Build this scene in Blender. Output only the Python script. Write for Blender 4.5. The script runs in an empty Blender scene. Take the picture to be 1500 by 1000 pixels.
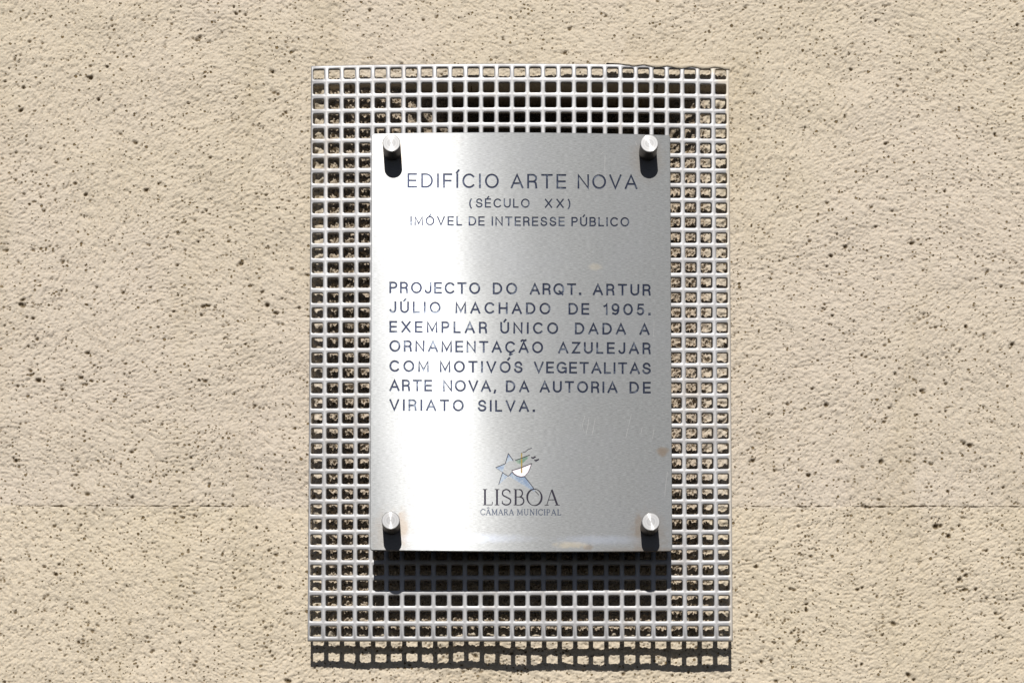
import bpy, bmesh, math, random
import numpy as np
from mathutils import Vector, geometry

scene = bpy.context.scene
C = scene.collection
PI = math.pi
R = math.radians

# ------------------------------------------------------------------ camera
cam_d = bpy.data.cameras.new("camera")
cam = bpy.data.objects.new("camera", cam_d)
C.objects.link(cam)
cam.location = (0.0, -2.72, -0.7888)
cam.rotation_euler = (PI / 2 + math.asin(0.084), 0, 0)
cam_d.sensor_width = 36
cam_d.lens = 98.0
cam_d.shift_y = 0.5466
cam_d.clip_start = 0.05
cam_d.clip_end = 100
cam_d.dof.use_dof = True
cam_d.dof.focus_distance = 2.80
cam_d.dof.aperture_fstop = 6.3
scene.camera = cam

# ------------------------------------------------------------------ sky and sun
SUN = Vector((-0.036, -1.0, 0.71)).normalized()          # direction towards the sun
world = bpy.data.worlds.new("World")
scene.world = world
world.use_nodes = True
wn = world.node_tree
sky = wn.nodes.new("ShaderNodeTexSky")
sky.sky_type = 'NISHITA'
sky.sun_disc = False
sky.air_density = 0.3
sky.dust_density = 0.3
sky.ozone_density = 0.5
sky.sun_elevation = math.asin(SUN.z)
sky.sun_rotation = math.atan2(SUN.x, SUN.y)
bg = wn.nodes["Background"]
bg.inputs[1].default_value = 0.05
wn.links.new(sky.outputs[0], bg.inputs[0])
sd = bpy.data.lights.new("sun", 'SUN')
sd.energy = 5.0
sd.angle = R(0.53)
sd.color = (1.0, 0.965, 0.92)
sun = bpy.data.objects.new("sun", sd)
sun.rotation_euler = SUN.to_track_quat('Z', 'Y').to_euler()
C.objects.link(sun)
scene.cycles.caustics_reflective = False
scene.view_settings.view_transform = 'Standard'
scene.view_settings.look = 'None'
scene.view_settings.gamma = 1
scene.view_settings.exposure = 0.0

U = 0.00068        # one artwork unit on the plate, metres
GY = 0.0442        # front of the perforated panel behind the plate front (y = 0)

# ------------------------------------------------------------------ node helpers
def new_mat(name):
    m = bpy.data.materials.new(name)
    m.use_nodes = True
    return m, m.node_tree, m.node_tree.nodes["Principled BSDF"]

def N(nt, kind, **kw):
    n = nt.nodes.new("ShaderNode" + kind)
    for k, v in kw.items():
        setattr(n, k, v)
    return n

def setin(nt, sock, v):
    if hasattr(v, 'is_output'):
        nt.links.new(v, sock)
    else:
        sock.default_value = v

def coords(nt, kind='Object', scale=(1, 1, 1), loc=(0, 0, 0), rot=(0, 0, 0)):
    tc = N(nt, 'TexCoord')
    mp = N(nt, 'Mapping')
    mp.inputs['Scale'].default_value = scale
    mp.inputs['Location'].default_value = loc
    mp.inputs['Rotation'].default_value = rot
    nt.links.new(tc.outputs[kind], mp.inputs[0])
    return mp.outputs[0]

def noise(nt, vec, scale, detail=2, rough=.5, dist=0):
    n = N(nt, 'TexNoise')
    nt.links.new(vec, n.inputs['Vector'])
    n.inputs['Scale'].default_value = scale
    n.inputs['Detail'].default_value = detail
    n.inputs['Roughness'].default_value = rough
    n.inputs['Distortion'].default_value = dist
    return n.outputs['Fac']

def ramp(nt, fac, a, b, va=0.0, vb=1.0):
    n = N(nt, 'MapRange')
    n.interpolation_type = 'SMOOTHSTEP'
    nt.links.new(fac, n.inputs[0])
    for i, v in zip((1, 2, 3, 4), (a, b, va, vb)):
        n.inputs[i].default_value = v
    return n.outputs[0]

def math_(nt, op, a, b=0.0, clamp=False):
    n = N(nt, 'Math', operation=op, use_clamp=clamp)
    setin(nt, n.inputs[0], a)
    setin(nt, n.inputs[1], b)
    return n.outputs[0]

def mix(nt, fac, a, b):
    n = N(nt, 'Mix', data_type='RGBA')
    setin(nt, n.inputs[0], fac)
    for s, v in ((6, a), (7, b)):
        if isinstance(v, tuple) and len(v) == 3:
            v = (*v, 1)
        setin(nt, n.inputs[s], v)
    return n.outputs[2]

def blob(nt, x, z, rx, rz, edge=.35, wob=.5, seed=0.0):
    """ragged soft spot centred at x, z (object coordinates): 1 inside, 0 outside"""
    v = coords(nt, 'Object', (1 / rx, 0, 1 / rz), (-x / rx, seed, -z / rz))
    ln = N(nt, 'VectorMath', operation='LENGTH')
    nt.links.new(coordsub(nt, v, seed), ln.inputs[0])
    nz = noise(nt, coords(nt), 170, 4, .65)
    d = math_(nt, 'ADD', ln.outputs['Value'], math_(nt, 'MULTIPLY', math_(nt, 'SUBTRACT', nz, .5), wob * 2))
    return ramp(nt, d, 1 - edge, 1 + edge, 1, 0)

def coordsub(nt, v, seed):
    s = N(nt, 'VectorMath', operation='SUBTRACT')
    nt.links.new(v, s.inputs[0])
    s.inputs[1].default_value = (0, seed, 0)
    return s.outputs[0]

def over(nt, base, spots, col):
    for f, k in spots:
        base = mix(nt, math_(nt, 'MULTIPLY', f, k), base, col)
    return base

# ------------------------------------------------------------------ object helpers
def tag(o, label=None, cat=None, kind=None, group=None):
    if label: o['label'] = label
    if cat: o['category'] = cat
    if kind: o['kind'] = kind
    if group: o['group'] = group
    return o

def link(name, me, mat=None, parent=None):
    o = bpy.data.objects.new(name, me)
    C.objects.link(o)
    if mat: me.materials.append(mat)
    if parent: o.parent = parent
    return o

def mesh_np(name, verts, quads, smooth=False):
    me = bpy.data.meshes.new(name)
    nv, nq = len(verts), len(quads)
    me.vertices.add(nv)
    me.vertices.foreach_set('co', np.asarray(verts, np.float32).ravel())
    me.loops.add(nq * 4)
    me.loops.foreach_set('vertex_index', np.asarray(quads, np.int32).ravel())
    me.polygons.add(nq)
    me.polygons.foreach_set('loop_start', np.arange(0, nq * 4, 4, dtype=np.int32))
    me.polygons.foreach_set('loop_total', np.full(nq, 4, np.int32))
    me.update(calc_edges=True)
    me.polygons.foreach_set('use_smooth', np.full(nq, smooth, bool))
    return me

# ================================================================== WALL
rng = np.random.default_rng(11)
ST = 0.001
UX0, UX1, UZ0, UZ1 = -0.80, 0.80, -0.62, 0.68
nx, nz = int((UX1 - UX0) / ST), int((UZ1 - UZ0) / ST)
fx = np.fft.fftfreq(nx, ST)[None, :]
fz = np.fft.fftfreq(nz, ST)[:, None]
fr = np.hypot(fx, fz) + 1e-9

def filt(spec, seed):
    w = np.fft.fft2(np.random.default_rng(seed).standard_normal((nz, nx)))
    a = np.fft.ifft2(w * spec).real
    return a / a.std()

def band(lo, hi):                     # wavelengths in metres
    return np.exp(-(np.log(fr * math.sqrt(lo * hi)) / (math.log(hi / lo) / 2 + .3)) ** 2)

def low(lam):
    return np.exp(-(fr * lam) ** 2)

# orientation of the trowel marks, wandering over the wall
theta = 0.9 * filt(low(.25), 5) + 0.35
stucco = np.zeros((nz, nx)); wsum = np.zeros((nz, nx))
K = 6
for k in range(K):
    a = PI * k / K
    ca, sa = math.cos(a), math.sin(a)
    along, across = fx * ca + fz * sa, -fx * sa + fz * ca
    spec = np.exp(-(along * .0062) ** 2) * band(.0035, .0075)
    g = filt(spec, 40 + k)
    w = np.exp(4 * (np.cos(2 * (theta - a)) - 1))
    stucco += w * g; wsum += w * w
stucco /= np.sqrt(wsum)
grain = filt(band(.0022, .0042), 71)
lumps = filt(band(.009, .022), 72)
waves = filt(low(.06) - low(.2), 73)
rough = filt(band(.0028, .0065), 74)
rough2 = filt(band(.008, .02), 75)
h = 0.00019 * stucco + 0.00031 * grain + 0.00027 * lumps + 0.0007 * waves
# harder edged: scraped flat on top, sharp little drops between
h -= 0.00034 * np.maximum(0, -(stucco + .9 * grain + .5 * lumps) - .9) ** 1.2

# pores
pits = np.zeros((nz, nx)); pit_brown = np.zeros((nz, nx))
dens = np.clip(1 + .75 * filt(low(.05), 81), .1, 3)
xs_u = UX0 + ST * np.arange(nx); zs_u = UZ0 + ST * np.arange(nz)
dens *= np.clip(1.25 - 1.3 * (zs_u[:, None] + .05), .45, 1.7)
cum = np.cumsum(dens.ravel()); cum /= cum[-1]
NP = 8500
idx = np.searchsorted(cum, rng.random(NP))
pz, px = np.unravel_index(idx, (nz, nx))
rad = np.clip(rng.lognormal(math.log(.00088), .33, NP), .0004, .0027)
# small chains: some pores stand beside a neighbour
for i in range(0, NP - 1, 3):
    pz[i + 1] = np.clip(pz[i] + rng.integers(-3, 2), 0, nz - 1)
    px[i + 1] = np.clip(px[i] + rng.integers(2, 7) * (1 if rng.random() < .5 else -1), 0, nx - 1)
ex = rng.random(NP) * .9 + .75
for i in range(NP):
    r = rad[i]
    q = int(r * 2.2 / ST) + 2
    a0, a1 = max(0, pz[i] - q), min(nz, pz[i] + q + 1)
    b0, b1 = max(0, px[i] - q), min(nx, px[i] + q + 1)
    dz = (np.arange(a0, a1)[:, None] - pz[i] - (i % 7 - 3) * .12) * ST
    dx = (np.arange(b0, b1)[None, :] - px[i] - (i % 5 - 2) * .15) * ST
    wz = 1 + .22 * np.clip(-dz / r, -1, 1)          # narrower towards the bottom
    d = np.sqrt((dx * wz / ex[i]) ** 2 + dz ** 2 + .3 * dx * dz * ((i % 3) - 1)) / r
    v = np.clip(1.35 - d, 0, 1)
    v = v * v * (3 - 2 * v)
    pits[a0:a1, b0:b1] = np.maximum(pits[a0:a1, b0:b1], v * (r * 1.5 + .0004))
    pit_brown[a0:a1, b0:b1] = np.maximum(pit_brown[a0:a1, b0:b1], np.clip(v * 1.35, 0, 1))

def axis(lo, flo, fhi, hi, fine, coarse):
    a = np.arange(lo, flo, coarse); b_ = np.arange(flo, fhi, fine); c = np.arange(fhi, hi, coarse)
    return np.concatenate([a, b_, c])
X = axis(-.76, -.555, .555, .76, .00100, .005)
Z = axis(-.58, -.352, .402, .64, .00100, .005)
ZC = -0.1502                                          # the long crack
Z = Z[np.abs(Z - ZC) > .0011]
Z = np.sort(np.concatenate([Z, ZC + np.array([-.0009, -.0005, -.0002, .0001, .0005, .0009])]))
XX, ZZ = np.meshgrid(X, Z)

def samp(f, xx=XX, zz=ZZ):
    u = (xx - UX0) / ST; v = (zz - UZ0) / ST
    i = np.clip(u.astype(int), 0, nx - 2); j = np.clip(v.astype(int), 0, nz - 2)
    a, b_ = u - i, v - j
    return (f[j, i] * (1 - a) + f[j, i + 1] * a) * (1 - b_) + (f[j + 1, i] * (1 - a) + f[j + 1, i + 1] * a) * b_

def sstep(a, b_, x):
    t = np.clip((x - a) / (b_ - a), 0, 1)
    return t * t * (3 - 2 * t)

P = 0.00069
# distance of the wall behind the front of the panel; the wall leans away downwards
gap_o = np.interp(ZZ, [-.6, -.33, -.285, -.20, .28, .31, .45, .7], [52, 47.5, 45, 40, 21, 20, 17, 14])
gap_o -= 9 * np.clip(1 - ((XX - .008) / .214) ** 2, 0, 1) * sstep(.0, .29, ZZ) * (1 - sstep(.32, .45, ZZ))
gap_o += 5 * sstep(-.2, .2, XX) * sstep(.1, -.3, ZZ)
zk = [-.30, -.248, -.150, -.078, -.006, .066, .130, .295]
gl = np.interp(ZZ, zk, [40, 40, 41, 43, 41.5, 35.5, 31.5, 30])
gr = np.interp(ZZ, zk, [46, 43, 43.6, 48, 48, 46, 44, 41])
t = np.clip((XX + .2) / .41, 0, 1)
gap_i = gl * (1 - t) + gr * t
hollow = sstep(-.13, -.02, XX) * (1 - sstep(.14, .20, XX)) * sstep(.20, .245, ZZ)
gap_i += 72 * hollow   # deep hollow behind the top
wob = .0012 * samp(rough2)
inside = (sstep(-.2062, -.2042, XX) * (1 - sstep(.2200, .2222, XX)) *
          (1 - sstep(.2828, .2852, ZZ - .003 * (1 - ((XX - .008) / .214) ** 2))) * sstep(-.2865, -.2825, ZZ))
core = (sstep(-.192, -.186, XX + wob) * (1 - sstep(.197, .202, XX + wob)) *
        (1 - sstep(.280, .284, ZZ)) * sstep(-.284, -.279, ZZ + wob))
gap = gap_o * (1 - inside) + gap_i * inside
Y = GY + P * gap
hs = samp(h); ro = samp(rough); ro2 = samp(rough2)
Y -= hs * (1 - .6 * core) + 0.0000
Y += core * (.0018 * np.clip(ro, -1.5, 1.2) + .0009 * ro2)
side = inside * (1 - core)
Y += side * .0010 * ro2
# just below the panel the render is coarser (ragged shadow edges)
below = sstep(-.40, -.33, ZZ) * (1 - sstep(-.285, -.281, ZZ)) * sstep(-.24, -.2, XX) * (1 - sstep(.22, .25, XX))
Y += below * (.00035 * ro2 + .0001 * ro)
pt = samp(pits) * (1 - core); dr = samp(pit_brown) * (1 - core)
Y += pt
# cracks
def crack(zc, x0, x1, seed, width, depth):
    rr = np.random.default_rng(seed)
    kn = np.linspace(x0, x1, 70)
    zz = np.interp(X, kn, zc + rr.normal(0, .00012, 70))
    on = np.interp(X, kn, np.clip(rr.normal(.55, .5, 70), 0, 1.1))
    on = on * sstep(x0, x0 + .01, X) * (1 - sstep(x1 - .02, x1, X))
    wd = width * (.5 + np.interp(X, kn, rr.random(70) ** 4 * 2.0))
    c = np.clip(1.4 - np.abs(ZZ - zz[None, :]) / wd[None, :], 0, 1) * on[None, :]
    ledge = .00035 * sstep(-.004, 0, zz[None, :] - ZZ - .004) * 0
    return c, c * depth - ledge
for args in ((ZC, -.505, -.255, 3, .00045, .0026), (ZC, .232, .60, 4, .00045, .0026), (.2145, -.53, -.462, 5, .0007, .0008),
             (.232, -.30, -.262, 6, .0006, .0006)):
    c, dd = crack(*args)
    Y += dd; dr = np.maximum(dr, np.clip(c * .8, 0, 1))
# the plaster lift above the crack laps a hair over the one below
lap = sstep(-.02, -.0003, ZZ - ZC) * (ZZ < ZC) * (1 - (np.abs(XX - .005) < .235))
Y -= .00030 * lap
NXg, NZg = len(X), len(Z)
verts = np.stack([XX, Y, ZZ], -1).reshape(-1, 3)
ii = (np.arange(NZg - 1)[:, None] * NXg + np.arange(NXg - 1)[None, :]).ravel()
quads = np.stack([ii, ii + 1, ii + 1 + NXg, ii + NXg], -1)
wme = mesh_np('stucco_wall', verts, quads, True)
at = wme.attributes.new('pore_brown', 'FLOAT', 'POINT'); at.data.foreach_set('value', dr.ravel().astype(np.float32))
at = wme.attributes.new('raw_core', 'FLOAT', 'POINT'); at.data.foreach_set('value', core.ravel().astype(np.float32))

at = wme.attributes.new('hollow_shade', 'FLOAT', 'POINT'); at.data.foreach_set('value', (hollow * inside).ravel().astype(np.float32))
m_wall, nt, bs = new_mat('stucco')
oc = coords(nt)
big = noise(nt, oc, 5, 3, .5)
mid = noise(nt, oc, 38, 4, .6)
fine = noise(nt, oc, 420, 3, .6)
col = mix(nt, ramp(nt, big, .35, .65), (.522, .458, .358), (.535, .470, .385))
# two plaster mixes: a yellower one below the crack, a pinker one above it that fades upwards
sz = N(nt, 'SeparateXYZ'); nt.links.new(oc, sz.inputs[0])
zz_ = math_(nt, 'ADD', sz.outputs['Z'], math_(nt, 'MULTIPLY', math_(nt, 'SUBTRACT', mid, .5), .012))
col = mix(nt, ramp(nt, zz_, -.1495, -.1525, 0, .45), col, (.560, .487, .362))
pk = math_(nt, 'MULTIPLY', ramp(nt, zz_, -.1525, -.1495), ramp(nt, sz.outputs['Z'], .0, .22, .42, 0))
col = mix(nt, pk, col, (.500, .440, .368))
col = mix(nt, ramp(nt, mid, .3, .75, 0, .25), col, (.57, .51, .42))
col = mix(nt, ramp(nt, fine, .25, .6, .22, 0), col, (.34, .27, .18))
a1 = N(nt, 'Attribute', attribute_name='pore_brown')
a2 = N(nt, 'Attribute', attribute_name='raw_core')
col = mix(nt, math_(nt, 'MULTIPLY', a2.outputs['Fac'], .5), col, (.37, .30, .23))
a3 = N(nt, 'Attribute', attribute_name='hollow_shade')
col = mix(nt, math_(nt, 'MULTIPLY', a3.outputs['Fac'], .9, True), col, (.05, .037, .025))  # shade of the deep hollow behind the panel top, put into the wall colour
col = mix(nt, math_(nt, 'MULTIPLY', a1.outputs['Fac'], .88, True), col, (.10, .064, .024))  # pores and cracks browner than the plaster around them
bs.inputs['Roughness'].default_value = .92
pn = noise(nt, oc, 430, 2, .55)
pin = ramp(nt, pn, .60, .68)
pinm = math_(nt, 'MULTIPLY', pin, ramp(nt, noise(nt, oc, 30, 2, .5), .35, .60))
# open pores: ragged little holes of very different size, thicker in some areas
wv_ = N(nt, 'TexNoise'); nt.links.new(oc, wv_.inputs['Vector']); wv_.inputs['Scale'].default_value = 420; wv_.inputs['Detail'].default_value = 2
wo = N(nt, 'VectorMath', operation='MULTIPLY_ADD'); nt.links.new(wv_.outputs['Color'], wo.inputs[0])
wo.inputs[1].default_value = (.0022, .0022, .0022); nt.links.new(oc, wo.inputs[2])
flat = N(nt, 'VectorMath', operation='MULTIPLY'); nt.links.new(wo.outputs[0], flat.inputs[0]); flat.inputs[1].default_value = (1, 0, 1.12)
area = noise(nt, oc, 15, 3, .6)
sepz = N(nt, 'SeparateXYZ'); nt.links.new(oc, sepz.inputs[0])
area = math_(nt, 'ADD', area, ramp(nt, sepz.outputs['Z'], -.1, .35, .07, -.08))
pores = None
for sc, rmin, rmax, th in ((150, .05, .22, .48), (280, .07, .30, .38)):
    vo_ = N(nt, 'TexVoronoi'); vo_.voronoi_dimensions = '3D'; vo_.feature = 'F1'
    nt.links.new(flat.outputs[0], vo_.inputs['Vector']); vo_.inputs['Scale'].default_value = sc
    sc_ = N(nt, 'SeparateColor'); nt.links.new(vo_.outputs['Color'], sc_.inputs[0])
    keep = math_(nt, 'GREATER_THAN', math_(nt, 'ADD', area, math_(nt, 'MULTIPLY', sc_.outputs[1], .5)), th + .28)
    rr_ = math_(nt, 'ADD', math_(nt, 'MULTIPLY', math_(nt, 'POWER', sc_.outputs[0], 2.2), rmax), rmin)
    e_ = math_(nt, 'SUBTRACT', rr_, vo_.outputs['Distance'])
    p_ = math_(nt, 'MULTIPLY', ramp(nt, e_, -.015, .06), keep)
    pores = p_ if pores is None else math_(nt, 'MAXIMUM', pores, p_)
col = mix(nt, math_(nt, 'MULTIPLY', pores, .90), col, (.125, .080, .027))
col = mix(nt, math_(nt, 'MULTIPLY', pinm, .30), col, (.15, .095, .04))
drip = noise(nt, coords(nt, 'Object', (14, 1, 2.2)), 1, 4, .6)
col = mix(nt, ramp(nt, drip, .50, .72, 0, .30), col, (.42, .355, .245))
nt.links.new(col, bs.inputs['Base Color'])
bs.inputs['Specular IOR Level'].default_value = .15
bp = N(nt, 'Bump')
bp.inputs['Strength'].default_value = 1.0
bp.inputs['Distance'].default_value = .0006
nt.links.new(math_(nt, 'SUBTRACT', noise(nt, oc, 560, 2, .7), math_(nt, 'MULTIPLY', pores, 1.8)), bp.inputs['Height'])
nt.links.new(bp.outputs[0], bs.inputs['Normal'])
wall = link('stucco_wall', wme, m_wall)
tag(wall, 'cream stucco wall full of small pores with a thin crack, behind the plaque', 'wall')

# ================================================================== PERFORATED PANEL
NC, NR = 27, 38
PX, PZ = 0.01578, 0.01552
CX, CZ = 0.0079, 0.0037
EX0, EX1, EZ0, EZ1 = -0.2052, 0.2216, -0.2934, 0.3000
HW, HH = 0.0112 / 2, 0.01065 / 2
TH = 0.0040
hx = [CX + (i - (NC - 1) / 2) * PX for i in range(NC)]
hz = [CZ + (j - (NR - 1) / 2) * PZ for j in range(NR)]
xb = [EX0] + [(hx[i] + hx[i + 1]) / 2 for i in range(NC - 1)] + [EX1]
zb = [EZ0] + [(hz[i] + hz[i + 1]) / 2 for i in range(NR - 1)] + [EZ1]
def rrect(cx, cz, w, hh, r, n=3):
    pts = []
    for sx, sz, a0 in ((1, -1, -90), (1, 1, 0), (-1, 1, 90), (-1, -1, 180)):
        for k in range(n):
            a = R(a0 + 90 * k / (n - 1))
            pts.append((cx + sx * (w - r) + r * math.cos(a), cz + sz * (hh - r) + r * math.sin(a)))
    return pts
def bow(x, z):                      # the sheet is bowed outwards a little along its top
    u = (x - .008) / .214
    v = max(0.0, min(1.0, (z + .29) / .59))
    return -.0062 * (1 - u * u) * v * v
bm = bmesh.new()
cache = {}
def gv(x, y, z):
    k = (round(x, 5), round(y, 5), round(z, 5))
    if k not in cache:
        cache[k] = bm.verts.new((x, y + GY + bow(x, z), z))
    return cache[k]
rnd = random.Random(3)
BV = .0007
for i in range(NC):
    for j in range(NR):
        x0, x1, z0, z1 = xb[i], xb[i + 1], zb[j], zb[j + 1]
        e = BV * 1.6
        fx0 = x0 + (e if i == 0 else 0); fx1 = x1 - (e if i == NC - 1 else 0)
        fz0 = z0 + (e if j == 0 else 0); fz1 = z1 - (e if j == NR - 1 else 0)
        jx, jz = rnd.gauss(0, .00005), rnd.gauss(0, .00005)
        a = rrect(hx[i] + jx, hz[j] + jz, HW + BV, HH + BV, .0020)
        b1_ = rrect(hx[i] + jx, hz[j] + jz, HW + BV * .3, HH + BV * .3, .0015)
        b2_ = rrect(hx[i] + jx, hz[j] + jz, HW, HH, .0013)
        rings = [[gv(p[0], 0, p[1]) for p in a], [gv(p[0], BV * .3, p[1]) for p in b1_],
                 [gv(p[0], BV, p[1]) for p in b2_], [gv(p[0], TH, p[1]) for p in b2_]]
        n = len(a)
        for r0, r1 in zip(rings, rings[1:]):
            for k in range(n):
                bm.faces.new((r0[k], r0[(k + 1) % n], r1[(k + 1) % n], r1[k]))
        for (yy, q, ring) in ((0, (fx0, fx1, fz0, fz1), rings[0]), (TH, (x0, x1, z0, z1), rings[3])):
            c = [gv(q[1], yy, q[2]), gv(q[1], yy, q[3]), gv(q[0], yy, q[3]), gv(q[0], yy, q[2])]
            for s in range(4):
                arc = ring[s * 3:(s + 1) * 3]
                nxt = ring[((s + 1) * 3) % n]
                for k in range(2):
                    bm.faces.new((c[s], arc[k + 1], arc[k]))
                bm.faces.new((c[s], c[(s + 1) % 4], nxt, arc[2]))
# outer rim with a soft edge
def rim(path, nrm):
    e = BV * 1.6
    for (xa, za), (xc, zc) in zip(path, path[1:]):
        nxv, nzv = nrm
        def pt_(x, z, o, y): return gv(x - nxv * o, y, z - nzv * o)
        prof = [(e, 0), (e * .3, e * .3), (0, e), (0, TH)]
        for (o0, y0), (o1, y1) in zip(prof, prof[1:]):
            def lim(x, z, o):
                x = min(max(x, EX0 + o), EX1 - o); z = min(max(z, EZ0 + o), EZ1 - o)
                return x, z
            A = lim(xa, za, o0); B_ = lim(xc, zc, o0); D_ = lim(xa, za, o1); E_ = lim(xc, zc, o1)
            f = [gv(A[0], y0, A[1]), gv(B_[0], y0, B_[1]), gv(E_[0], y1, E_[1]), gv(D_[0], y1, D_[1])]
            f = list(dict.fromkeys(f))
            if len(f) >= 3:
                try: bm.faces.new(f)
                except ValueError: pass
rim([(EX0, z) for z in zb], (-1, 0)); rim([(EX1, z) for z in zb], (1, 0))
rim([(x, EZ0) for x in xb], (0, -1)); rim([(x, EZ1) for x in xb], (0, 1))
bmesh.ops.recalc_face_normals(bm, faces=bm.faces)
for f in bm.faces:
    f.smooth = True
pme = bpy.data.meshes.new('perforated_panel')
bm.to_mesh(pme); bm.free()
try:
    pme.set_sharp_from_angle(angle=R(50))
except Exception:
    pass

m_grid, nt, bs = new_mat('galvanised_steel')
oc = coords(nt)
g1 = noise(nt, oc, 60, 4, .6)
g2 = noise(nt, oc, 500, 2, .5)
col = mix(nt, ramp(nt, g1, .3, .7), (.325, .325, .33), (.265, .262, .265))
col = mix(nt, ramp(nt, g2, .62, .75, 0, .35), col, (.42, .38, .33))
grm = noise(nt, coords(nt, 'Object', (30, 1, 8)), 1, 5, .65)
col = mix(nt, ramp(nt, grm, .52, .72, 0, .45), col, (.20, .165, .125))
# plaster smeared over the top right corner and along the right edge
sx = N(nt, 'SeparateXYZ'); nt.links.new(oc, sx.inputs[0])
nzs = noise(nt, oc, 45, 3, .6)
wobn = math_(nt, 'MULTIPLY', math_(nt, 'SUBTRACT', nzs, .5), .02)
d1 = ramp(nt, math_(nt, 'ADD', sx.outputs['X'], wobn), .180, .205)
d2 = ramp(nt, math_(nt, 'ADD', sx.outputs['Z'], math_(nt, 'MULTIPLY', wobn, .5)), .2885, .2925)
d3 = ramp(nt, math_(nt, 'ADD', sx.outputs['X'], math_(nt, 'MULTIPLY', wobn, .15)), .2168, .2185)
d4 = ramp(nt, math_(nt, 'ADD', sx.outputs['Z'], wobn), .10, .26, .45, 1)
pl = math_(nt, 'MAXIMUM', math_(nt, 'MULTIPLY', d1, d2), math_(nt, 'MULTIPLY', d3, d4))
d5 = ramp(nt, sx.outputs['X'], .205, .214)
d6 = ramp(nt, sx.outputs['Z'], .262, .285, 0, .8)
pl = math_(nt, 'MAXIMUM', pl, math_(nt, 'MULTIPLY', d5, d6))
col = mix(nt, pl, col, (.55, .49, .40))
nt.links.new(col, bs.inputs['Base Color'])
nt.links.new(math_(nt, 'MULTIPLY', math_(nt, 'SUBTRACT', 1.0, pl), .35), bs.inputs['Metallic'])
nt.links.new(ramp(nt, g1, .3, .7, .44, .52), bs.inputs['Roughness'])
bp = N(nt, 'Bump'); bp.inputs['Strength'].default_value = .35; bp.inputs['Distance'].default_value = .0002
nt.links.new(noise(nt, oc, 300, 3, .6), bp.inputs['Height']); nt.links.new(bp.outputs[0], bs.inputs['Normal'])
panel = link('perforated_panel', pme, m_grid)
tag(panel, 'grey metal panel perforated with square holes, mounted on the wall behind the steel plaque', 'metal grille')

# ================================================================== PLAQUE
plaque = bpy.data.objects.new('steel_plaque', None)
C.objects.link(plaque)
plaque.empty_display_size = .05
plaque.location = (.009, 0, -.211)
plaque.rotation_euler = (0, 0, .0145)      # hangs a hair out of square with the wall
tag(plaque, 'brushed steel plaque engraved in capitals, held by four round bolts before the grille', 'plaque')
OFF = Vector((.009, 0, -.211))

def lay(ax, ay):
    """artwork template of the engraving -> metres on the plate"""
    d = ay - 500
    return ((ax - 750) * (U - d * 1.42e-8), -(.0006942 * d - 1.457e-8 * d * d))

def ell(cx, cy, rx, ry, a0, a1, n=12):
    return [(cx + rx * math.cos(R(a0 + (a1 - a0) * k / n)), cy + ry * math.sin(R(a0 + (a1 - a0) * k / n))) for k in range(n + 1)]

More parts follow.
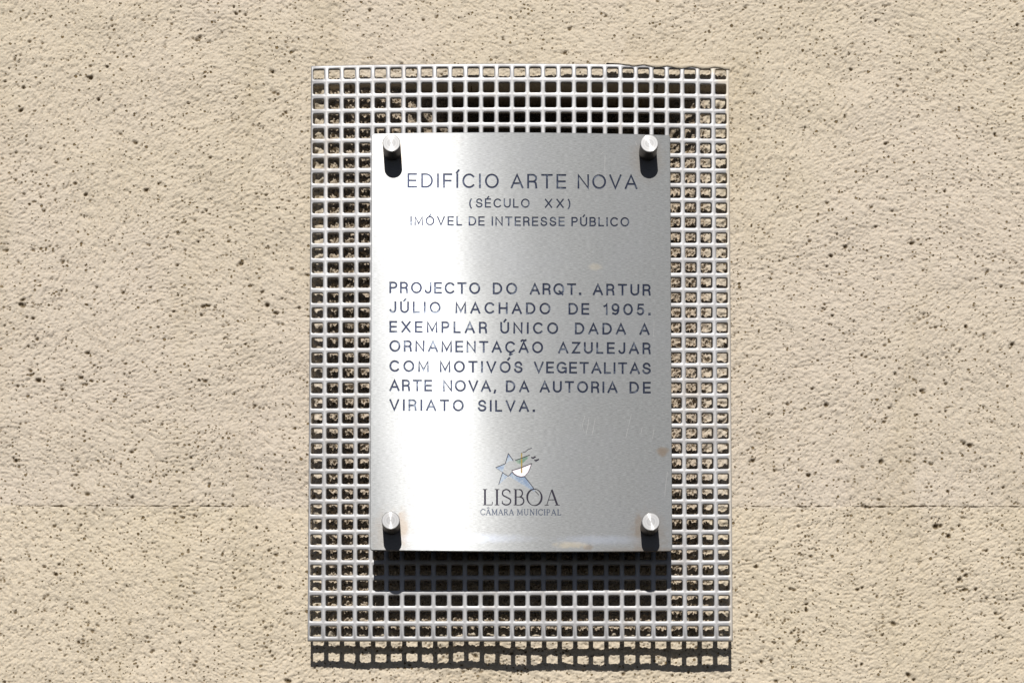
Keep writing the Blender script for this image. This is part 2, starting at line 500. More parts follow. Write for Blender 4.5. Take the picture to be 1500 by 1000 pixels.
ac = lambda c: [[(c - .05, 1.13), (c + .10, 1.32)]]
bowlP = [(0, 1), (.36, 1)] + ell(.36, .735, .27, .265, 80, -80, 8) + [(.36, .47), (0, .47)]
GL = {
 'A': (.86, [[(0, 0), (.43, 1), (.86, 0)], [(.14, .33), (.72, .33)]]),
 'B': (.66, [[(0, 0), (0, 1), (.38, 1)] + ell(.38, .76, .23, .24, 80, -80, 7) + [(.38, .52), (0, .52)],
             [(.38, .52), (.40, .52)] + ell(.40, .26, .26, .26, 80, -80, 7) + [(.40, 0), (0, 0)]]),
 'C': (.84, [ell(.46, .5, .46, .5, 42, 318, 16)]),
 'D': (.78, [[(0, 0), (0, 1), (.30, 1)] + ell(.30, .5, .48, .5, 80, -80, 10) + [(.30, 0), (0, 0)]]),
 'E': (.62, [[(.62, 1), (0, 1), (0, 0), (.62, 0)], [(0, .5), (.58, .5)]]),
 'F': (.58, [[(.58, 1), (0, 1), (0, 0)], [(0, .5), (.52, .5)]]),
 'G': (.86, [ell(.46, .5, .46, .5, 42, 330, 16) + [(.86, .46), (.52, .46)], [(.86, .46), (.86, .02)]]),
 'H': (.74, [[(0, 0), (0, 1)], [(.74, 0), (.74, 1)], [(0, .5), (.74, .5)]]),
 'I': (0.02, [[(.01, 0), (.01, 1)]]),
 'J': (.52, [[(.52, 1), (.52, .27)] + ell(.26, .26, .26, .26, -10, -170, 9)]),
 'L': (.54, [[(0, 1), (0, 0), (.54, 0)]]),
 'M': (.90, [[(0, 0), (0, 1), (.45, .12), (.90, 1), (.90, 0)]]),
 'N': (.76, [[(0, 0), (0, 1), (.76, 0), (.76, 1)]]),
 'O': (.94, [ell(.47, .5, .47, .5, 90, 450, 24)]),
 'P': (.63, [[(0, 0), (0, 1)], bowlP]),
 'Q': (.94, [ell(.47, .5, .47, .5, 90, 450, 24), [(.52, .28), (.86, -.04)]]),
 'R': (.66, [[(0, 0), (0, 1)], bowlP, [(.34, .47), (.50, .45), (.60, .34), (.64, 0)]]),
 'S': (.68, [[(.64, .76)] + ell(.34, .735, .30, .265, 30, 200, 9) + [(.12, .56), (.34, .50), (.56, .43)] +
             ell(.34, .27, .34, .27, 20, -150, 9) + [(.0, .26)]]),
 'T': (.76, [[(0, 1), (.76, 1)], [(.38, 1), (.38, 0)]]),
 'U': (.72, [[(0, 1), (0, .34)] + ell(.36, .34, .36, .34, 190, 350, 10) + [(.72, .34), (.72, 1)]]),
 'V': (.82, [[(0, 1), (.41, 0), (.82, 1)]]),
 'X': (.78, [[(0, 0), (.78, 1)], [(0, 1), (.78, 0)]]),
 'Z': (.68, [[(0, 1), (.68, 1), (0, 0), (.68, 0)]]),
 '1': (.26, [[(0, .80), (.16, .86), (.25, 1), (.25, 0)]]),
 '9': (.62, [ell(.31, .68, .31, .32, 0, 360, 18), [(.62, .68), (.60, .36), (.50, .10), (.30, 0), (.06, .08)]]),
 '0': (.80, [ell(.40, .5, .40, .5, 90, 450, 22)]),
 '5': (.60, [[(.56, 1), (.12, 1), (.05, .52)] + ell(.29, .32, .31, .32, 130, -150, 12)]),
 '.': (.10, [[(.05, .0), (.05, .08)]]),
 ',': (.10, [[(.07, .08), (.0, -.16)]]),
 '(': (.16, [ell(.52, .42, .50, .75, 130, 230, 8)]),
 ')': (.16, [ell(-.36, .42, .50, .75, 50, -50, 8)]),
}
def acc(base, extra):
    w, s = GL[base]
    return (w, s + extra)
GL['Í'] = acc('I', ac(.02)); GL['É'] = acc('E', ac(.3)); GL['Ó'] = acc('O', ac(.47)); GL['Ú'] = acc('U', ac(.36))
GL['@'] = acc('O', [[(.76, 1.24), (.90, 1.42)]]); GL['Ã'] = acc('A', [[(.20, 1.14), (.30, 1.22), (.42, 1.20), (.52, 1.15), (.64, 1.23)]])
GL['Ç'] = acc('C', [[(.46, -.02), (.42, -.16), (.54, -.22), (.40, -.30)]])
GL['Â'] = acc('A', [[(.24, 1.10), (.43, 1.28), (.62, 1.10)]])

strokes = []       # (list of quads in plate metres, class id)
def ribbon(pts, w, cls, closed=False, ws=None):
    """constant or varying width stroke as quads that share their mitred edges; pts in metres"""
    P_ = [Vector(p) for p in pts]
    if closed and (P_[0] - P_[-1]).length < 1e-6: P_ = P_[:-1]
    clean = [P_[0]]
    for p in P_[1:]:
        if (p - clean[-1]).length > 2e-5: clean.append(p)
    P_ = clean; n = len(P_)
    L_, R_ = [], []
    for i in range(n):
        a = P_[i - 1] if (i > 0 or closed) else None
        b_ = P_[(i + 1) % n] if (i < n - 1 or closed) else None
        d0 = (P_[i] - a).normalized() if a is not None else None
        d1_ = (b_ - P_[i]).normalized() if b_ is not None else None
        if d0 is None: d0 = d1_
        if d1_ is None: d1_ = d0
        n0 = Vector((-d0.y, d0.x)); n1 = Vector((-d1_.y, d1_.x))
        m_ = n0 + n1
        if m_.length < .2: m_ = n0
        m_.normalize()
        k = 1 / max(.5, m_.dot(n0))
        hw = (ws[i] if ws else w) / 2
        L_.append(P_[i] + m_ * hw * k); R_.append(P_[i] - m_ * hw * k)
    out = []
    for i in range(n if closed else n - 1):
        j = (i + 1) % n
        out.append([L_[i], R_[i], R_[j], L_[j]])
    for q in out:
        strokes.append(([tuple(p) for p in q], cls))

classes = []       # (label, material key, depth)
def new_class(label, mat, depth):
    classes.append((label, mat, depth)); return len(classes) - 1

wr = random.Random(7)
def word(txt, x0, x1, top, bot, cls, sw, slope=0.0, xr=577.0):
    hgt = bot - top - sw
    x0 += sw / 2; x1 -= sw / 2
    ws_ = [GL[c][0] for c in txt]
    k = 1.0
    tot = sum(ws_) * hgt
    gaps = len(txt) - 1
    if gaps and (x1 - x0 - tot) / gaps < sw * 1.3:
        k = (x1 - x0 - gaps * sw * 1.6) / tot
    g = (x1 - x0 - tot * k) / gaps if gaps else 0
    x = x0
    for c in txt:
        for s in GL[c][1]:
            closed = len(s) > 8 and abs(s[0][0] - s[-1][0]) < 1e-6 and abs(s[0][1] - s[-1][1]) < 1e-6
            pts = []
            for (u, v) in s:
                ax = x + u * hgt * k
                ay = bot - sw / 2 - v * hgt + slope * (ax - xr)
                pts.append(lay(ax, ay))
            if not closed:                       # square ends reach the full cap height
                for e0, e1 in ((0, 1), (-1, -2)):
                    d_ = Vector(pts[e0]) - Vector(pts[e1])
                    pts[e0] = tuple(Vector(pts[e0]) + d_.normalized() * sw * U * .45)
            ribbon(pts, sw * U * (1.3 if c in '.' else 1), cls, closed)
        x += GL[c][0] * hgt * k + g

Z5 = 1 / 3.75
def line(label, words, top, bot, sw, slope=0):
    words = [(w_[0].replace('MOTIVÓS', 'MOTIV@S'), *w_[1:]) for w_ in words]
    cls = new_class('engraved line reading "%s"' % label, 'ink', .00050)
    for tx, a, b_ in words:
        word(tx, a, b_, top, bot, cls, sw, slope)
line('EDIFÍCIO ARTE NOVA', [('EDIFÍCIO', 596.8, 730.7), ('ARTE', 748, 829.5), ('NOVA', 846, 934)], 254.5, 276, 2.8, .0015)
line('(SÉCULO XX)', [('(', 687, 692), ('SÉCULO', 697, 776), ('XX', 798, 826), (')', 832, 837)], 291, 304.6, 2.1)
line('IMÓVEL DE INTERESSE PÚBLICO', [('IMÓVEL', 601, 677), ('DE', 686.5, 710), ('INTERESSE', 720, 827.5), ('PÚBLICO', 837, 922)], 317.2, 331, 2.2, .001)
Q = 3.6585
body = [[('PROJECTO', 38, 525), ('DO', 592, 723), ('ARQT.', 790, 1068), ('ARTUR', 1128, 1440)],
        [('JÚLIO', 38, 313), ('MACHADO', 392, 902), ('DE', 998, 1110), ('1905.', 1185, 1440)],
        [('EXEMPLAR', 38, 563), ('ÚNICO', 632, 943), ('DADA', 1032, 1307), ('A', 1378, 1440)],
        [('ORNAMENTAÇÃO', 38, 862), ('AZULEJAR', 942, 1440)],
        [('COM', 38, 250), ('MOTIVÓS', 308, 752), ('VEGETALITAS', 812, 1440)],
        [('ARTE', 38, 268), ('NOVA,', 325, 612), ('DA', 662, 788), ('AUTORIA', 843, 1262), ('DE', 1325, 1440)],
        [('VIRIATO', 38, 437), ('SILVA.', 512, 820)]]
tops = [50, 155, 260, 363, 470, 573, 678]
for wd, tp in zip(body, tops):
    line(' '.join(w_[0] for w_ in wd), [(a, 560 + b_ / Q, 560 + c / Q) for a, b_, c in wd],
         400 + tp / Q - .4, 400 + tp / Q + 16.8, 2.85, .0055)

# ---- municipal emblem, template coordinates read at 8.692 per artwork unit
def em(p): return lay(700 + p[0] / 8.692, 645 + p[1] / 8.692)
def estroke(pts, w, cls, closed=False, ws=None):
    ribbon([em(p) for p in pts], w / 8.692 * U, cls, closed, [q / 8.692 * U for q in ws] if ws else None)
c_em = new_class('dark engraved outline of a star and a small sailing boat', 'ink2', .00035)
for pts, w in (([(225, 345), (290, 318), (350, 293), (368, 230), (388, 165), (418, 208), (452, 257)], 9),
               ([(265, 562), (290, 480), (315, 405), (350, 432), (385, 452), (408, 432), (432, 402)], 8),
               ([(225, 345), (270, 375), (315, 405)], 4),
               ([(595, 458), (655, 532), (712, 608)], 9),
               ([(725, 640), (750, 662), (780, 695)], 8),
               ([(475, 252), (570, 217), (662, 182)], 10),
               ([(430, 382), (520, 355), (600, 325), (685, 290)], 11),
               ([(437, 390), (455, 420), (500, 450), (550, 463), (595, 455)], 12),
               ([(595, 455), (640, 405), (665, 350), (683, 292)], 8),
               ([(570, 152), (605, 143), (640, 113), (687, 93)], 9),
               ([(680, 212), (703, 222), (736, 203)], 19), ([(703, 222), (722, 200)], 11),
               ([(720, 244), (740, 256), (777, 236)], 19), ([(740, 256), (752, 236)], 11)):
    estroke(pts, w, c_em)
c_mast = new_class('ochre mast of the boat', 'ochre', .00030)
estroke([(557, 155), (557, 412)], 17, c_mast)
def efill(pts, cls):
    strokes.append(([em(p) for p in pts], cls))
c_blue = new_class('pale blue enamel inside the star', 'blue', .00015)
efill([(388, 168), (450, 256), (395, 262), (352, 296)], c_blue)
efill([(226, 345), (348, 295), (316, 403)], c_blue)
efill([(316, 405), (384, 453), (266, 560)], c_blue)
efill([(432, 404), (470, 440), (530, 464), (596, 458), (712, 610), (740, 650), (700, 640), (620, 590), (520, 530), (405, 455), (392, 448)], c_blue)
c_green = new_class('green enamel sail', 'green', .00015)
efill([(475, 252), (662, 182), (630, 235), (575, 285), (530, 300), (495, 290)], c_green)
c_white = new_class('white enamel hull', 'white', .00015)
efill([(432, 382), (600, 325), (685, 290), (665, 350), (640, 405), (595, 455), (550, 463), (500, 450), (455, 420)], c_white)

# serif lettering: stems heavy, hairlines thin, short feet
def serif(txt, x0, x1, top, bot, cls, thick, thin, feet):
    hgt = bot - top
    S_ = {
     'L': (.62, [('s', [(.14, 0), (.14, 1)]), ('h', [(.0, 1), (.28, 1)]), ('h', [(0, 0), (.60, 0)]), ('h', [(.60, 0), (.62, .2)])]),
     'I': (.30, [('s', [(.15, 0), (.15, 1)]), ('h', [(0, 1), (.30, 1)]), ('h', [(0, 0), (.30, 0)])]),
     'S': (.62, [('c', [(.54, .92), (.54, .74)]), ('m', [(.55, .84)] + ell(.30, .76, .25, .24, 40, 200, 8) + [(.12, .60), (.32, .50), (.52, .40)] + ell(.30, .25, .29, .25, 20, -140, 8) + [(.03, .16)]), ('c', [(.04, .08), (.04, .28)])]),
     'B': (.70, [('s', [(.14, 0), (.14, 1)]), ('h', [(0, 1), (.40, 1)]), ('m', [(.36, 1)] + ell(.38, .76, .20, .24, 85, -85, 8)), ('h', [(.14, .52), (.40, .52)]),
                 ('m', ell(.40, .26, .27, .26, 85, -85, 8)), ('h', [(0, 0), (.42, 0)])]),
     'O': (1.02, [('o', None)]),
     'A': (.96, [('h', [(.14, 0), (.46, 1)]), ('s', [(.46, 1), (.82, 0)]), ('h', [(.25, .34), (.66, .34)]), ('h', [(0, 0), (.26, 0)]), ('h', [(.66, 0), (.98, 0)])]),
     'C': (.82, [('m', ell(.46, .5, .44, .5, 40, 320, 14)), ('c', [(.80, .96), (.80, .74)])]),
     'M': (1.10, [('h', [(.16, 0), (.18, 1)]), ('s', [(.18, 1), (.54, .08)]), ('h', [(.54, .08), (.92, 1)]), ('s', [(.92, 1), (.94, 0)]),
                  ('h', [(0, 0), (.30, 0)]), ('h', [(.80, 0), (1.08, 0)]), ('h', [(.02, 1), (.2, 1)]), ('h', [(.92, 1), (1.08, 1)])]),
     'R': (.78, [('s', [(.14, 0), (.14, 1)]), ('h', [(0, 1), (.36, 1)]), ('m', ell(.34, .75, .24, .25, 85, -85, 8)), ('h', [(.14, .5), (.36, .5)]),
                 ('s', [(.36, .5), (.68, .0)]), ('h', [(0, 0), (.28, 0)]), ('h', [(.62, 0), (.78, 0)])]),
     'U': (.86, [('s', [(.14, 1), (.14, .32)]), ('m', ell(.42, .32, .28, .32, 180, 350, 8)), ('h', [(.70, .32), (.70, 1)]), ('h', [(0, 1), (.28, 1)]), ('h', [(.58, 1), (.84, 1)])]),
     'N': (.92, [('h', [(.16, 0), (.16, 1)]), ('s', [(.16, 1), (.76, 0)]), ('h', [(.76, 0), (.76, 1)]), ('h', [(.02, 0), (.3, 0)]), ('h', [(.62, 1), (.9, 1)]), ('h', [(0, 1), (.16, 1)])]),
     'P': (.66, [('s', [(.14, 0), (.14, 1)]), ('h', [(0, 1), (.36, 1)]), ('m', ell(.34, .73, .26, .27, 85, -85, 8)), ('h', [(.14, .46), (.36, .46)]), ('h', [(0, 0), (.28, 0)])]),
    }
    S_['Â'] = (S_['A'][0], S_['A'][1] + [('h', [(.26, 1.12), (.46, 1.34), (.66, 1.12)])])
    tot = sum(S_[c][0] for c in txt) * hgt
    g = (x1 - x0 - tot) / (len(txt) - 1)
    x = x0
    for c in txt:
        w_, ss = S_[c]
        for kind, s in ss:
            f = lambda u, v: lay(x + u * hgt, bot - v * hgt)
            if kind == 'o':
                n = 26
                pts = [f(.51 + .47 * math.cos(2 * PI * k / n), .5 + .53 * math.sin(2 * PI * k / n)) for k in range(n)]
                wl = [(thin + (thick - thin) * abs(math.cos(2 * PI * k / n + .35)) ** 1.5) * U for k in range(n)]
                ribbon(pts, 0, cls, True, wl)
            else:
                w0 = {'s': thick, 'h': thin, 'c': thin, 'm': (thick + thin) / 2}[kind] * U
                ribbon([f(*p) for p in s], w0, cls)
        x += w_ * hgt + g
c1 = new_class('engraved serif word "LISBOA"', 'ink2', .00040)
serif('LISBOA', 707.3, 819.5, 716.6, 739.2, c1, 2.9, 1.15, 1)
c2 = new_class('engraved small serif line "CÂMARA MUNICIPAL"', 'inkpale', .00020)
serif('CÂMARA', 704, 753, 745.6, 753.8, c2, 1.45, .95, 1)
serif('MUNICIPAL', 757, 821.5, 745.6, 753.8, c2, 1.45, .95, 1)
# scratches in the brushed face
c_sc = new_class('fine bright scratches', 'scratch', .00006)
for pts in ([(857, 608), (853, 622), (856, 634)], [(863, 610), (861, 624), (858, 638)], [(872, 612), (869, 628), (867, 637)],
            [(925, 606), (921, 622), (917, 640)], [(886.5, 226), (886, 244), (886.8, 262)], [(958, 628), (956, 642)],
            [(978, 690), (975, 712), (974, 726)], [(931, 206), (933, 212)], [(941, 624), (939, 634)], [(880, 226), (884, 222)],
            [(979, 604), (975, 606)], [(958.5, 470), (957.5, 492)]):
    ribbon([lay(*p) for p in pts], .45 * U, c_sc)

# ---- plate face: outline and every stroke triangulated together, strokes sunk into it
PW0, PW1, PB, PT = -0.1405, 0.1588, -.2110, .2118
def outline(inset=0.0):
    pts = []
    r = .0026
    x0, x1, z0, z1 = PW0 + inset, PW1 - inset, PB + inset, PT - inset
    rr = r - inset
    for cx, cz, a0 in ((x1 - rr, z0 + rr, -90), (x1 - rr, z1 - rr, 0), (x0 + rr, z1 - rr, 90), (x0 + rr, z0 + rr, 180)):
        for k in range(5):
            a = R(a0 + 90 * k / 4)
            pts.append((cx + rr * math.cos(a), cz + rr * math.sin(a)))
        if a0 == -90 or a0 == 90: continue
        if a0 == 0:
            for k in range(1, 12): pts.append((x1 - rr + (x0 - x1 + 2 * rr) * k / 12, z1))
        else:
            for k in range(1, 12): pts.append((x0 + rr + (x1 - x0 - 2 * rr) * k / 12, z0))
    out = []
    for x, z in pts:                    # hand-sheared sheet: top and bottom edges not dead straight
        u = (x - .009) / .15
        z += (.0019 if z > 0 else -.0010) * (1 - u * u) * (abs(z) / .21) ** 8
        out.append((x, z))
    return out
BVP = .0005
face_out = outline(BVP)
co, faces, src = [], [], []
co += [Vector(p) for p in face_out]
faces.append(list(range(len(face_out)))); src.append(-1)
for q, cls in strokes:
    b0 = len(co)
    ar = sum(q[i][0] * q[(i + 1) % len(q)][1] - q[(i + 1) % len(q)][0] * q[i][1] for i in range(len(q)))
    if ar < 0: q = q[::-1]
    co += [Vector(p) for p in q]
    faces.append(list(range(b0, len(co)))); src.append(cls)
vo, eo, fo, ov, oe, of = geometry.delaunay_2d_cdt(co, [], faces, 1, 2e-6, True)
prio = {c_sc: -1}
order = {}
for i, (lb, mk, dp) in enumerate(classes): order[i] = dp
cen = np.array([[sum(vo[i].x for i in f) / len(f), sum(vo[i].y for i in f) / len(f)] for f in fo])
cls_np = np.full(len(fo), -1); dep_np = np.full(len(fo), -1.0)
by_x = np.argsort(cen[:, 0]); sx_ = cen[by_x, 0]
for q, cls in strokes:
    qa = np.array(q)
    lo, hi = np.searchsorted(sx_, [qa[:, 0].min() - 1e-6, qa[:, 0].max() + 1e-6])
    cand = by_x[lo:hi]
    cand = cand[(cen[cand, 1] > qa[:, 1].min() - 1e-6) & (cen[cand, 1] < qa[:, 1].max() + 1e-6)]
    if not len(cand): continue
    p = cen[cand]
    ins_ = np.zeros(len(cand), bool)
    for (x0, y0), (x1, y1) in zip(qa, np.roll(qa, -1, 0)):
        if abs(y1 - y0) < 1e-12: continue
        c_ = ((y0 > p[:, 1]) != (y1 > p[:, 1])) & (p[:, 0] < (x1 - x0) * (p[:, 1] - y0) / (y1 - y0) + x0)
        ins_ ^= c_
    up = cand[ins_ & (order[cls] >= dep_np[cand])]
    cls_np[up] = cls; dep_np[up] = order[cls]
cls_of = cls_np.tolist()

TP = .0030
LEAN = .085          # the brushing runs a few degrees off level
def add_uv(me):
    uv = me.uv_layers.new(name='UVMap')
    n = len(me.loops)
    vi = np.empty(n, np.int32); me.loops.foreach_get('vertex_index', vi)
    cc = np.empty(len(me.vertices) * 3, np.float32); me.vertices.foreach_get('co', cc)
    cc = cc.reshape(-1, 3)
    uv.data.foreach_set('uv', np.stack([cc[vi][:, 0] + LEAN * cc[vi][:, 2], cc[vi][:, 2] - LEAN * cc[vi][:, 0]], -1).astype(np.float32).ravel())

edges = {}
for k, f in enumerate(fo):
    for a, b_ in zip(f, list(f[1:]) + [f[0]]):
        edges[(a, b_)] = k

def build(sel, depth, mat, name, extra=None):
    vm = {}; V = []; F = []
    def g(i, y):
        key = (i, y)
        if key not in vm:
            vm[key] = len(V); V.append((vo[i].x - OFF.x, y, vo[i].y - OFF.z))
        return vm[key]
    for k in sel:
        F.append([g(i, depth) for i in fo[k]])
        if depth > 0:
            for a, b_ in zip(fo[k], list(fo[k][1:]) + [fo[k][0]]):
                o = edges.get((b_, a))
                if o is None: continue
                co_ = cls_of[o]
                od = classes[co_][2] if co_ >= 0 else 0.0
                if od < depth - 1e-7:
                    F.append([g(b_, depth), g(a, depth), g(a, od), g(b_, od)])
    if extra: extra(V, F)
    me = bpy.data.meshes.new(name)
    me.from_pydata(V, [], F); me.update()
    add_uv(me)
    return link(name, me, mat, plaque)

def plate_body(V, F):
    rings = []
    for ins, y in ((BVP, 0.0), (BVP * .3, BVP * .3), (0, BVP), (0, TP)):
        b0 = len(V)
        for x, z in outline(ins): V.append((x - OFF.x, y, z - OFF.z))
        rings.append(list(range(b0, len(V))))
    n = len(rings[0])
    for r0, r1 in zip(rings, rings[1:]):
        for k in range(n): F.append([r0[k], r1[k], r1[(k + 1) % n], r0[(k + 1) % n]][::-1])
    F.append(rings[-1][::-1])

def steel(name, base=(.230, .237, .240), rough=.42, stains=True):
    m, nt, bs = new_mat(name)
    oc = coords(nt)
    br = noise(nt, coords(nt, 'Object', (230, 1, 1700)), 1, 3, .65)        # brushing, long in x
    br2 = noise(nt, coords(nt, 'Object', (70, 1, 520), (3, 0, 7)), 1, 3, .6)
    sm = noise(nt, oc, 12, 4, .55)
    col = mix(nt, ramp(nt, br, .3, .7), tuple(c * .80 for c in base), tuple(min(1, c * 1.20) for c in base))
    col = mix(nt, ramp(nt, sm, .35, .7, 0, .25), col, (.25, .26, .28))
    if stains:
        L = lambda ax, ay: (lay(ax, ay)[0] - OFF.x, lay(ax, ay)[1] - OFF.z)
        def sp(ax, ay, rx, ry, k, e=.4, w=.5):
            x, z = L(ax, ay)
            return (blob(nt, x, z, rx * U, ry * U, e, w), k)
        col = over(nt, col, [sp(971, 661, 8, 6, .6, .45, .9), sp(573, 232, 24, 34, .18, .5, .6), sp(948, 232, 22, 30, .22, .5, .6),
                             sp(573, 782, 26, 30, .22, .5, .8), sp(950, 782, 24, 30, .26, .5, .8), sp(862, 801, 7, 4, .4, .4, .5),
                             sp(950, 809, 60, 7, .35, .6, .6), sp(640, 205, 26, 12, .18, .6, .8), sp(590, 770, 7, 22, .35, .5, .8), sp(935, 770, 5, 18, .3, .5, .8), sp(588, 225, 5, 16, .3, .5, .8)], (.19, .135, .085))
        col = over(nt, col, [sp(838, 797, 22, 4.5, .5, .5, 1.0), sp(872, 390, 9, 5, .3, .5, .8)], (.42, .37, .28))
        col = over(nt, col, [sp(680, 788, 80, 6, .3, .7, .6), sp(880, 790, 50, 6, .3, .7, .6)], (.38, .42, .52))
    nt.links.new(col, bs.inputs['Base Color'])
    nt.nodes.remove(bs)
    tg = N(nt, 'Tangent', direction_type='UV_MAP'); tg.uv_map = 'UVMap'
    bp = N(nt, 'Bump'); bp.inputs['Strength'].default_value = .12; bp.inputs['Distance'].default_value = .00005
    nt.links.new(br, bp.inputs['Height'])
    bp2 = N(nt, 'Bump'); bp2.inputs['Strength'].default_value = .2; bp2.inputs['Distance'].default_value = .0012
    nt.links.new(noise(nt, coords(nt, 'Object', (1, 1, .55)), 9, 1, .4), bp2.inputs['Height'])
    nt.links.new(bp.outputs[0], bp2.inputs['Normal'])
    lobes(nt, col, tg, bp2.outputs[0], br2)
    return m

def lobes(nt, col, tg, nrm, streak=None, wide=.74, k=(.040, .064)):
    """brushed metal: a wide soft lobe and two lobes drawn out across the brushing"""
    def lobe(r, an):
        g = N(nt, 'BsdfAnisotropic')
        g.distribution = 'GGX'
        g.inputs['Roughness'].default_value = r
        g.inputs['Anisotropy'].default_value = an
        setin(nt, g.inputs['Color'], col)
        nt.links.new(tg.outputs[0], g.inputs['Tangent'])
        if nrm is not None: nt.links.new(nrm, g.inputs['Normal'])
        return g
    A, B_, D_ = lobe(wide, 0.0), lobe(.35, .6), lobe(.22, .8)
    m1 = N(nt, 'MixShader'); m2 = N(nt, 'MixShader')
    m1.inputs[0].default_value = k[0]
    if streak is not None:
        nt.links.new(ramp(nt, streak, .25, .75, k[0] * .8, k[0] * 1.2), m1.inputs[0])
    nt.links.new(A.outputs[0], m1.inputs[1]); nt.links.new(B_.outputs[0], m1.inputs[2])
    m2.inputs[0].default_value = k[1]
    nt.links.new(m1.outputs[0], m2.inputs[1]); nt.links.new(D_.outputs[0], m2.inputs[2])
    nt.links.new(m2.outputs[0], nt.nodes['Material Output'].inputs[0])
m_steel = steel('brushed_steel')

def ink(name, dark, worn, lo, hi, rough=.38, metal=.55):
    m, nt, bs = new_mat(name)
    oc = coords(nt)
    n1 = noise(nt, oc, 85, 3, .6)
    n2 = noise(nt, oc, 900, 2, .5)
    f = ramp(nt, math_(nt, 'ADD', n1, math_(nt, 'MULTIPLY', math_(nt, 'SUBTRACT', n2, .5), .35)), lo, hi)
    tg = N(nt, 'Tangent', direction_type='UV_MAP'); tg.uv_map = 'UVMap'
    nt.nodes.remove(bs)
    lobes(nt, mix(nt, f, dark, worn), tg, None, None, .74, (.03, .035))
    return m
mats = {
 'ink': ink('engraving_ink', (.026, .032, .055), (.13, .15, .19), .50, .72),
 'ink2': ink('emblem_ink', (.035, .033, .045), (.12, .12, .15), .60, .75),
 'inkpale': ink('worn_ink', (.075, .09, .125), (.14, .155, .18), .5, .65, .45, .6),
 'blue': ink('blue_enamel', (.17, .22, .31), (.30, .34, .38), .40, .62, .45, .3),
 'green': ink('green_enamel', (.13, .20, .16), (.30, .33, .30), .45, .62, .45, .3),
 'white': ink('white_enamel', (.66, .60, .64), (.50, .48, .50), .5, .7, .5, .1),
 'ochre': ink('ochre_enamel', (.26, .19, .06), (.22, .18, .09), .5, .7, .45, .2),
 'scratch': ink('bare_scratch', (.38, .38, .38), (.27, .27, .27), .5, .7, .6, 1.0),
}
bycls = {}
for k, c in enumerate(cls_of): bycls.setdefault(c, []).append(k)
plate = build(bycls[-1], 0.0, m_steel, 'plate', plate_body)
names = {'ink': 'inscription', 'ink2': 'inscription', 'inkpale': 'inscription', 'blue': 'enamel_fill', 'green': 'sail', 'white': 'boat_hull',
         'ochre': 'mast', 'scratch': 'scratch'}
for i, (lb, mk, dp) in enumerate(classes):
    if i not in bycls: continue
    nm = names[mk]
    if i == c_em: nm = 'emblem_outline'
    o = build(bycls[i], dp, mats[mk], nm)
    o['label'] = lb
    if mk == 'scratch': o['kind'] = 'stuff'

# ---- stand-off bolts
def lathe(name, prof, mat, parent, seg=48, loc=(0, 0, 0), smooth=True):
    bm = bmesh.new()
    rings = []
    for r, y in prof:
        if r < 1e-6: rings.append([bm.verts.new((0, y, 0))])
        else: rings.append([bm.verts.new((r * math.cos(2 * PI * k / seg), y, r * math.sin(2 * PI * k / seg))) for k in range(seg)])
    for a, b_ in zip(rings, rings[1:]):
        for k in range(seg):
            k2 = (k + 1) % seg
            f = [a[k % len(a)], a[k2 % len(a)], b_[k2 % len(b_)], b_[k % len(b_)]]
            f = list(dict.fromkeys(f))
            bm.faces.new(f)
    bmesh.ops.recalc_face_normals(bm, faces=bm.faces)
    for f in bm.faces: f.smooth = smooth
    me = bpy.data.meshes.new(name); bm.to_mesh(me); bm.free()
    try: me.set_sharp_from_angle(angle=R(35))
    except Exception: pass
    o = link(name, me, mat, parent); o.location = loc
    return o
m_cap, nt, bs = new_mat('turned_aluminium')
nt.nodes.remove(bs)
oc = coords(nt)
tg = N(nt, 'Tangent', direction_type='RADIAL', axis='Y')
ln = N(nt, 'VectorMath', operation='LENGTH'); nt.links.new(oc, ln.inputs[0])
wv = N(nt, 'TexNoise'); wv.noise_dimensions = '1D'; nt.links.new(ln.outputs['Value'], wv.inputs['W']); wv.inputs['Scale'].default_value = 2600
lobes(nt, mix(nt, ramp(nt, wv.outputs['Fac'], .3, .7), (.42, .42, .42), (.52, .52, .52)), tg, None, None, .66, (.10, .05))
m_bar, nt, bs = new_mat('bolt_side')
bs.inputs['Metallic'].default_value = 1
bs.inputs['Base Color'].default_value = (.24, .22, .20, 1)
bs.inputs['Roughness'].default_value = .38
RB = .0089
LB = .0258
first = None
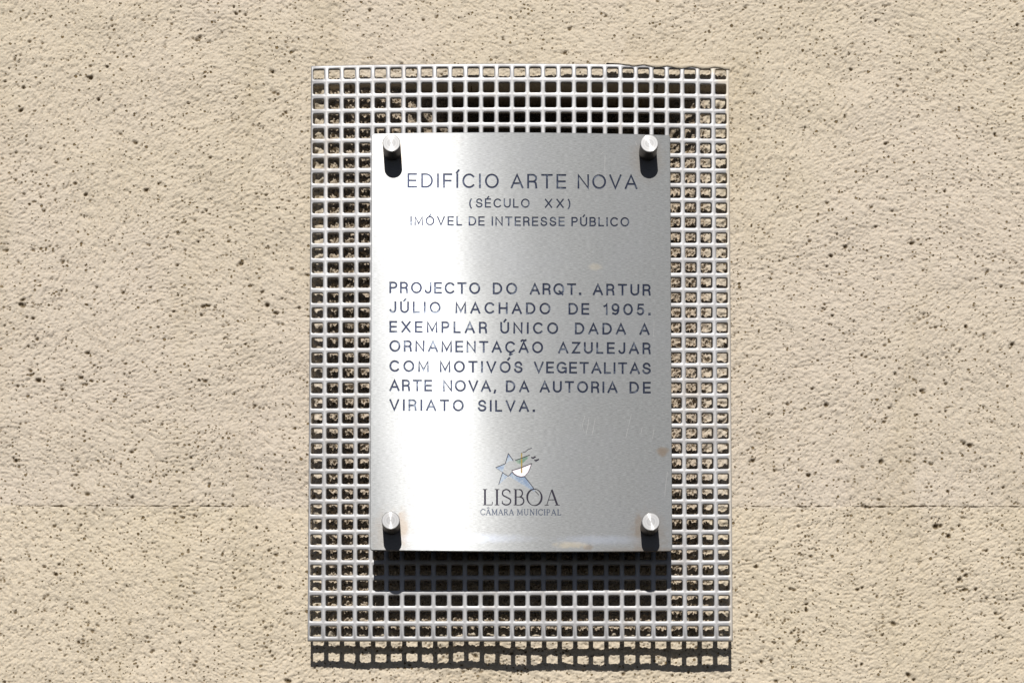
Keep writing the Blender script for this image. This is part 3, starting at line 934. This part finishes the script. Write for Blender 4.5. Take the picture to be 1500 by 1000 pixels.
spots = [(-.1200, .1929), (.1361, .1938), (-.1194, -.1868), (.1360, -.1873)]
labs = ['round bolt at the top left corner', 'round bolt at the top right corner', 'round bolt at the bottom left corner', 'round bolt at the bottom right corner']
for i, (x, z) in enumerate(spots):
    if first is None:
        sb_ = lathe('standoff_bolt', [(RB, -LB + .0012), (RB, -.0001)], m_bar, plaque)
        cp = lathe('cap', [(0, -LB), (RB - .0005, -LB), (RB, -LB + .0005), (RB, -LB + .0012)], m_cap, sb_)
        sp_ = lathe('spacer', [(.0075, TP + .0001), (.0075, GY + .030)], m_bar, sb_)
        first = (sb_, cp, sp_)
    else:
        sb_ = first[0].copy(); C.objects.link(sb_)
        for ch in first[1:]:
            c = ch.copy(); C.objects.link(c); c.parent = sb_
    sb_.location = (x - OFF.x, 0, z - OFF.z)
    sb_['label'] = labs[i]

# ---- dried plaster dragged over the top right edge of the panel
bm = bmesh.new()
rg = random.Random(5)
rows = []
nS = 70
for k in range(nS + 1):
    x = .096 + (.2222 - .096) * k / nS
    t_ = k / nS
    over_ = (.0008 + .0030 * min(1, t_ * 1.8)) * min(1, t_ * 8) + .0009 * math.sin(x * 260 + 1) * min(1, t_ * 4) + rg.gauss(0, .00012)
    zt = EZ1 + .0012 + rg.gauss(0, .0002)
    zb_ = EZ1 - max(.0002, over_)
    y0 = GY + bow(x, EZ1)
    zm = (zt + zb_) / 2
    rows.append([bm.verts.new((x, y0 + .0010, zb_)), bm.verts.new((x, y0 - .0009, zb_ + .0005)), bm.verts.new((x, y0 - .0013 + rg.gauss(0, .0001), zm)),
                 bm.verts.new((x, y0 - .0006, zt - .0004)), bm.verts.new((x, y0 + .0060, zt)), bm.verts.new((x, y0 + .0100, zt - .002))])
for a, b_ in zip(rows, rows[1:]):
    for k in range(5): bm.faces.new((a[k], b_[k], b_[k + 1], a[k + 1])).smooth = True
bmesh.ops.recalc_face_normals(bm, faces=bm.faces)
me = bpy.data.meshes.new('plaster_smear'); bm.to_mesh(me); bm.free()
link('plaster_smear', me, m_wall, panel)
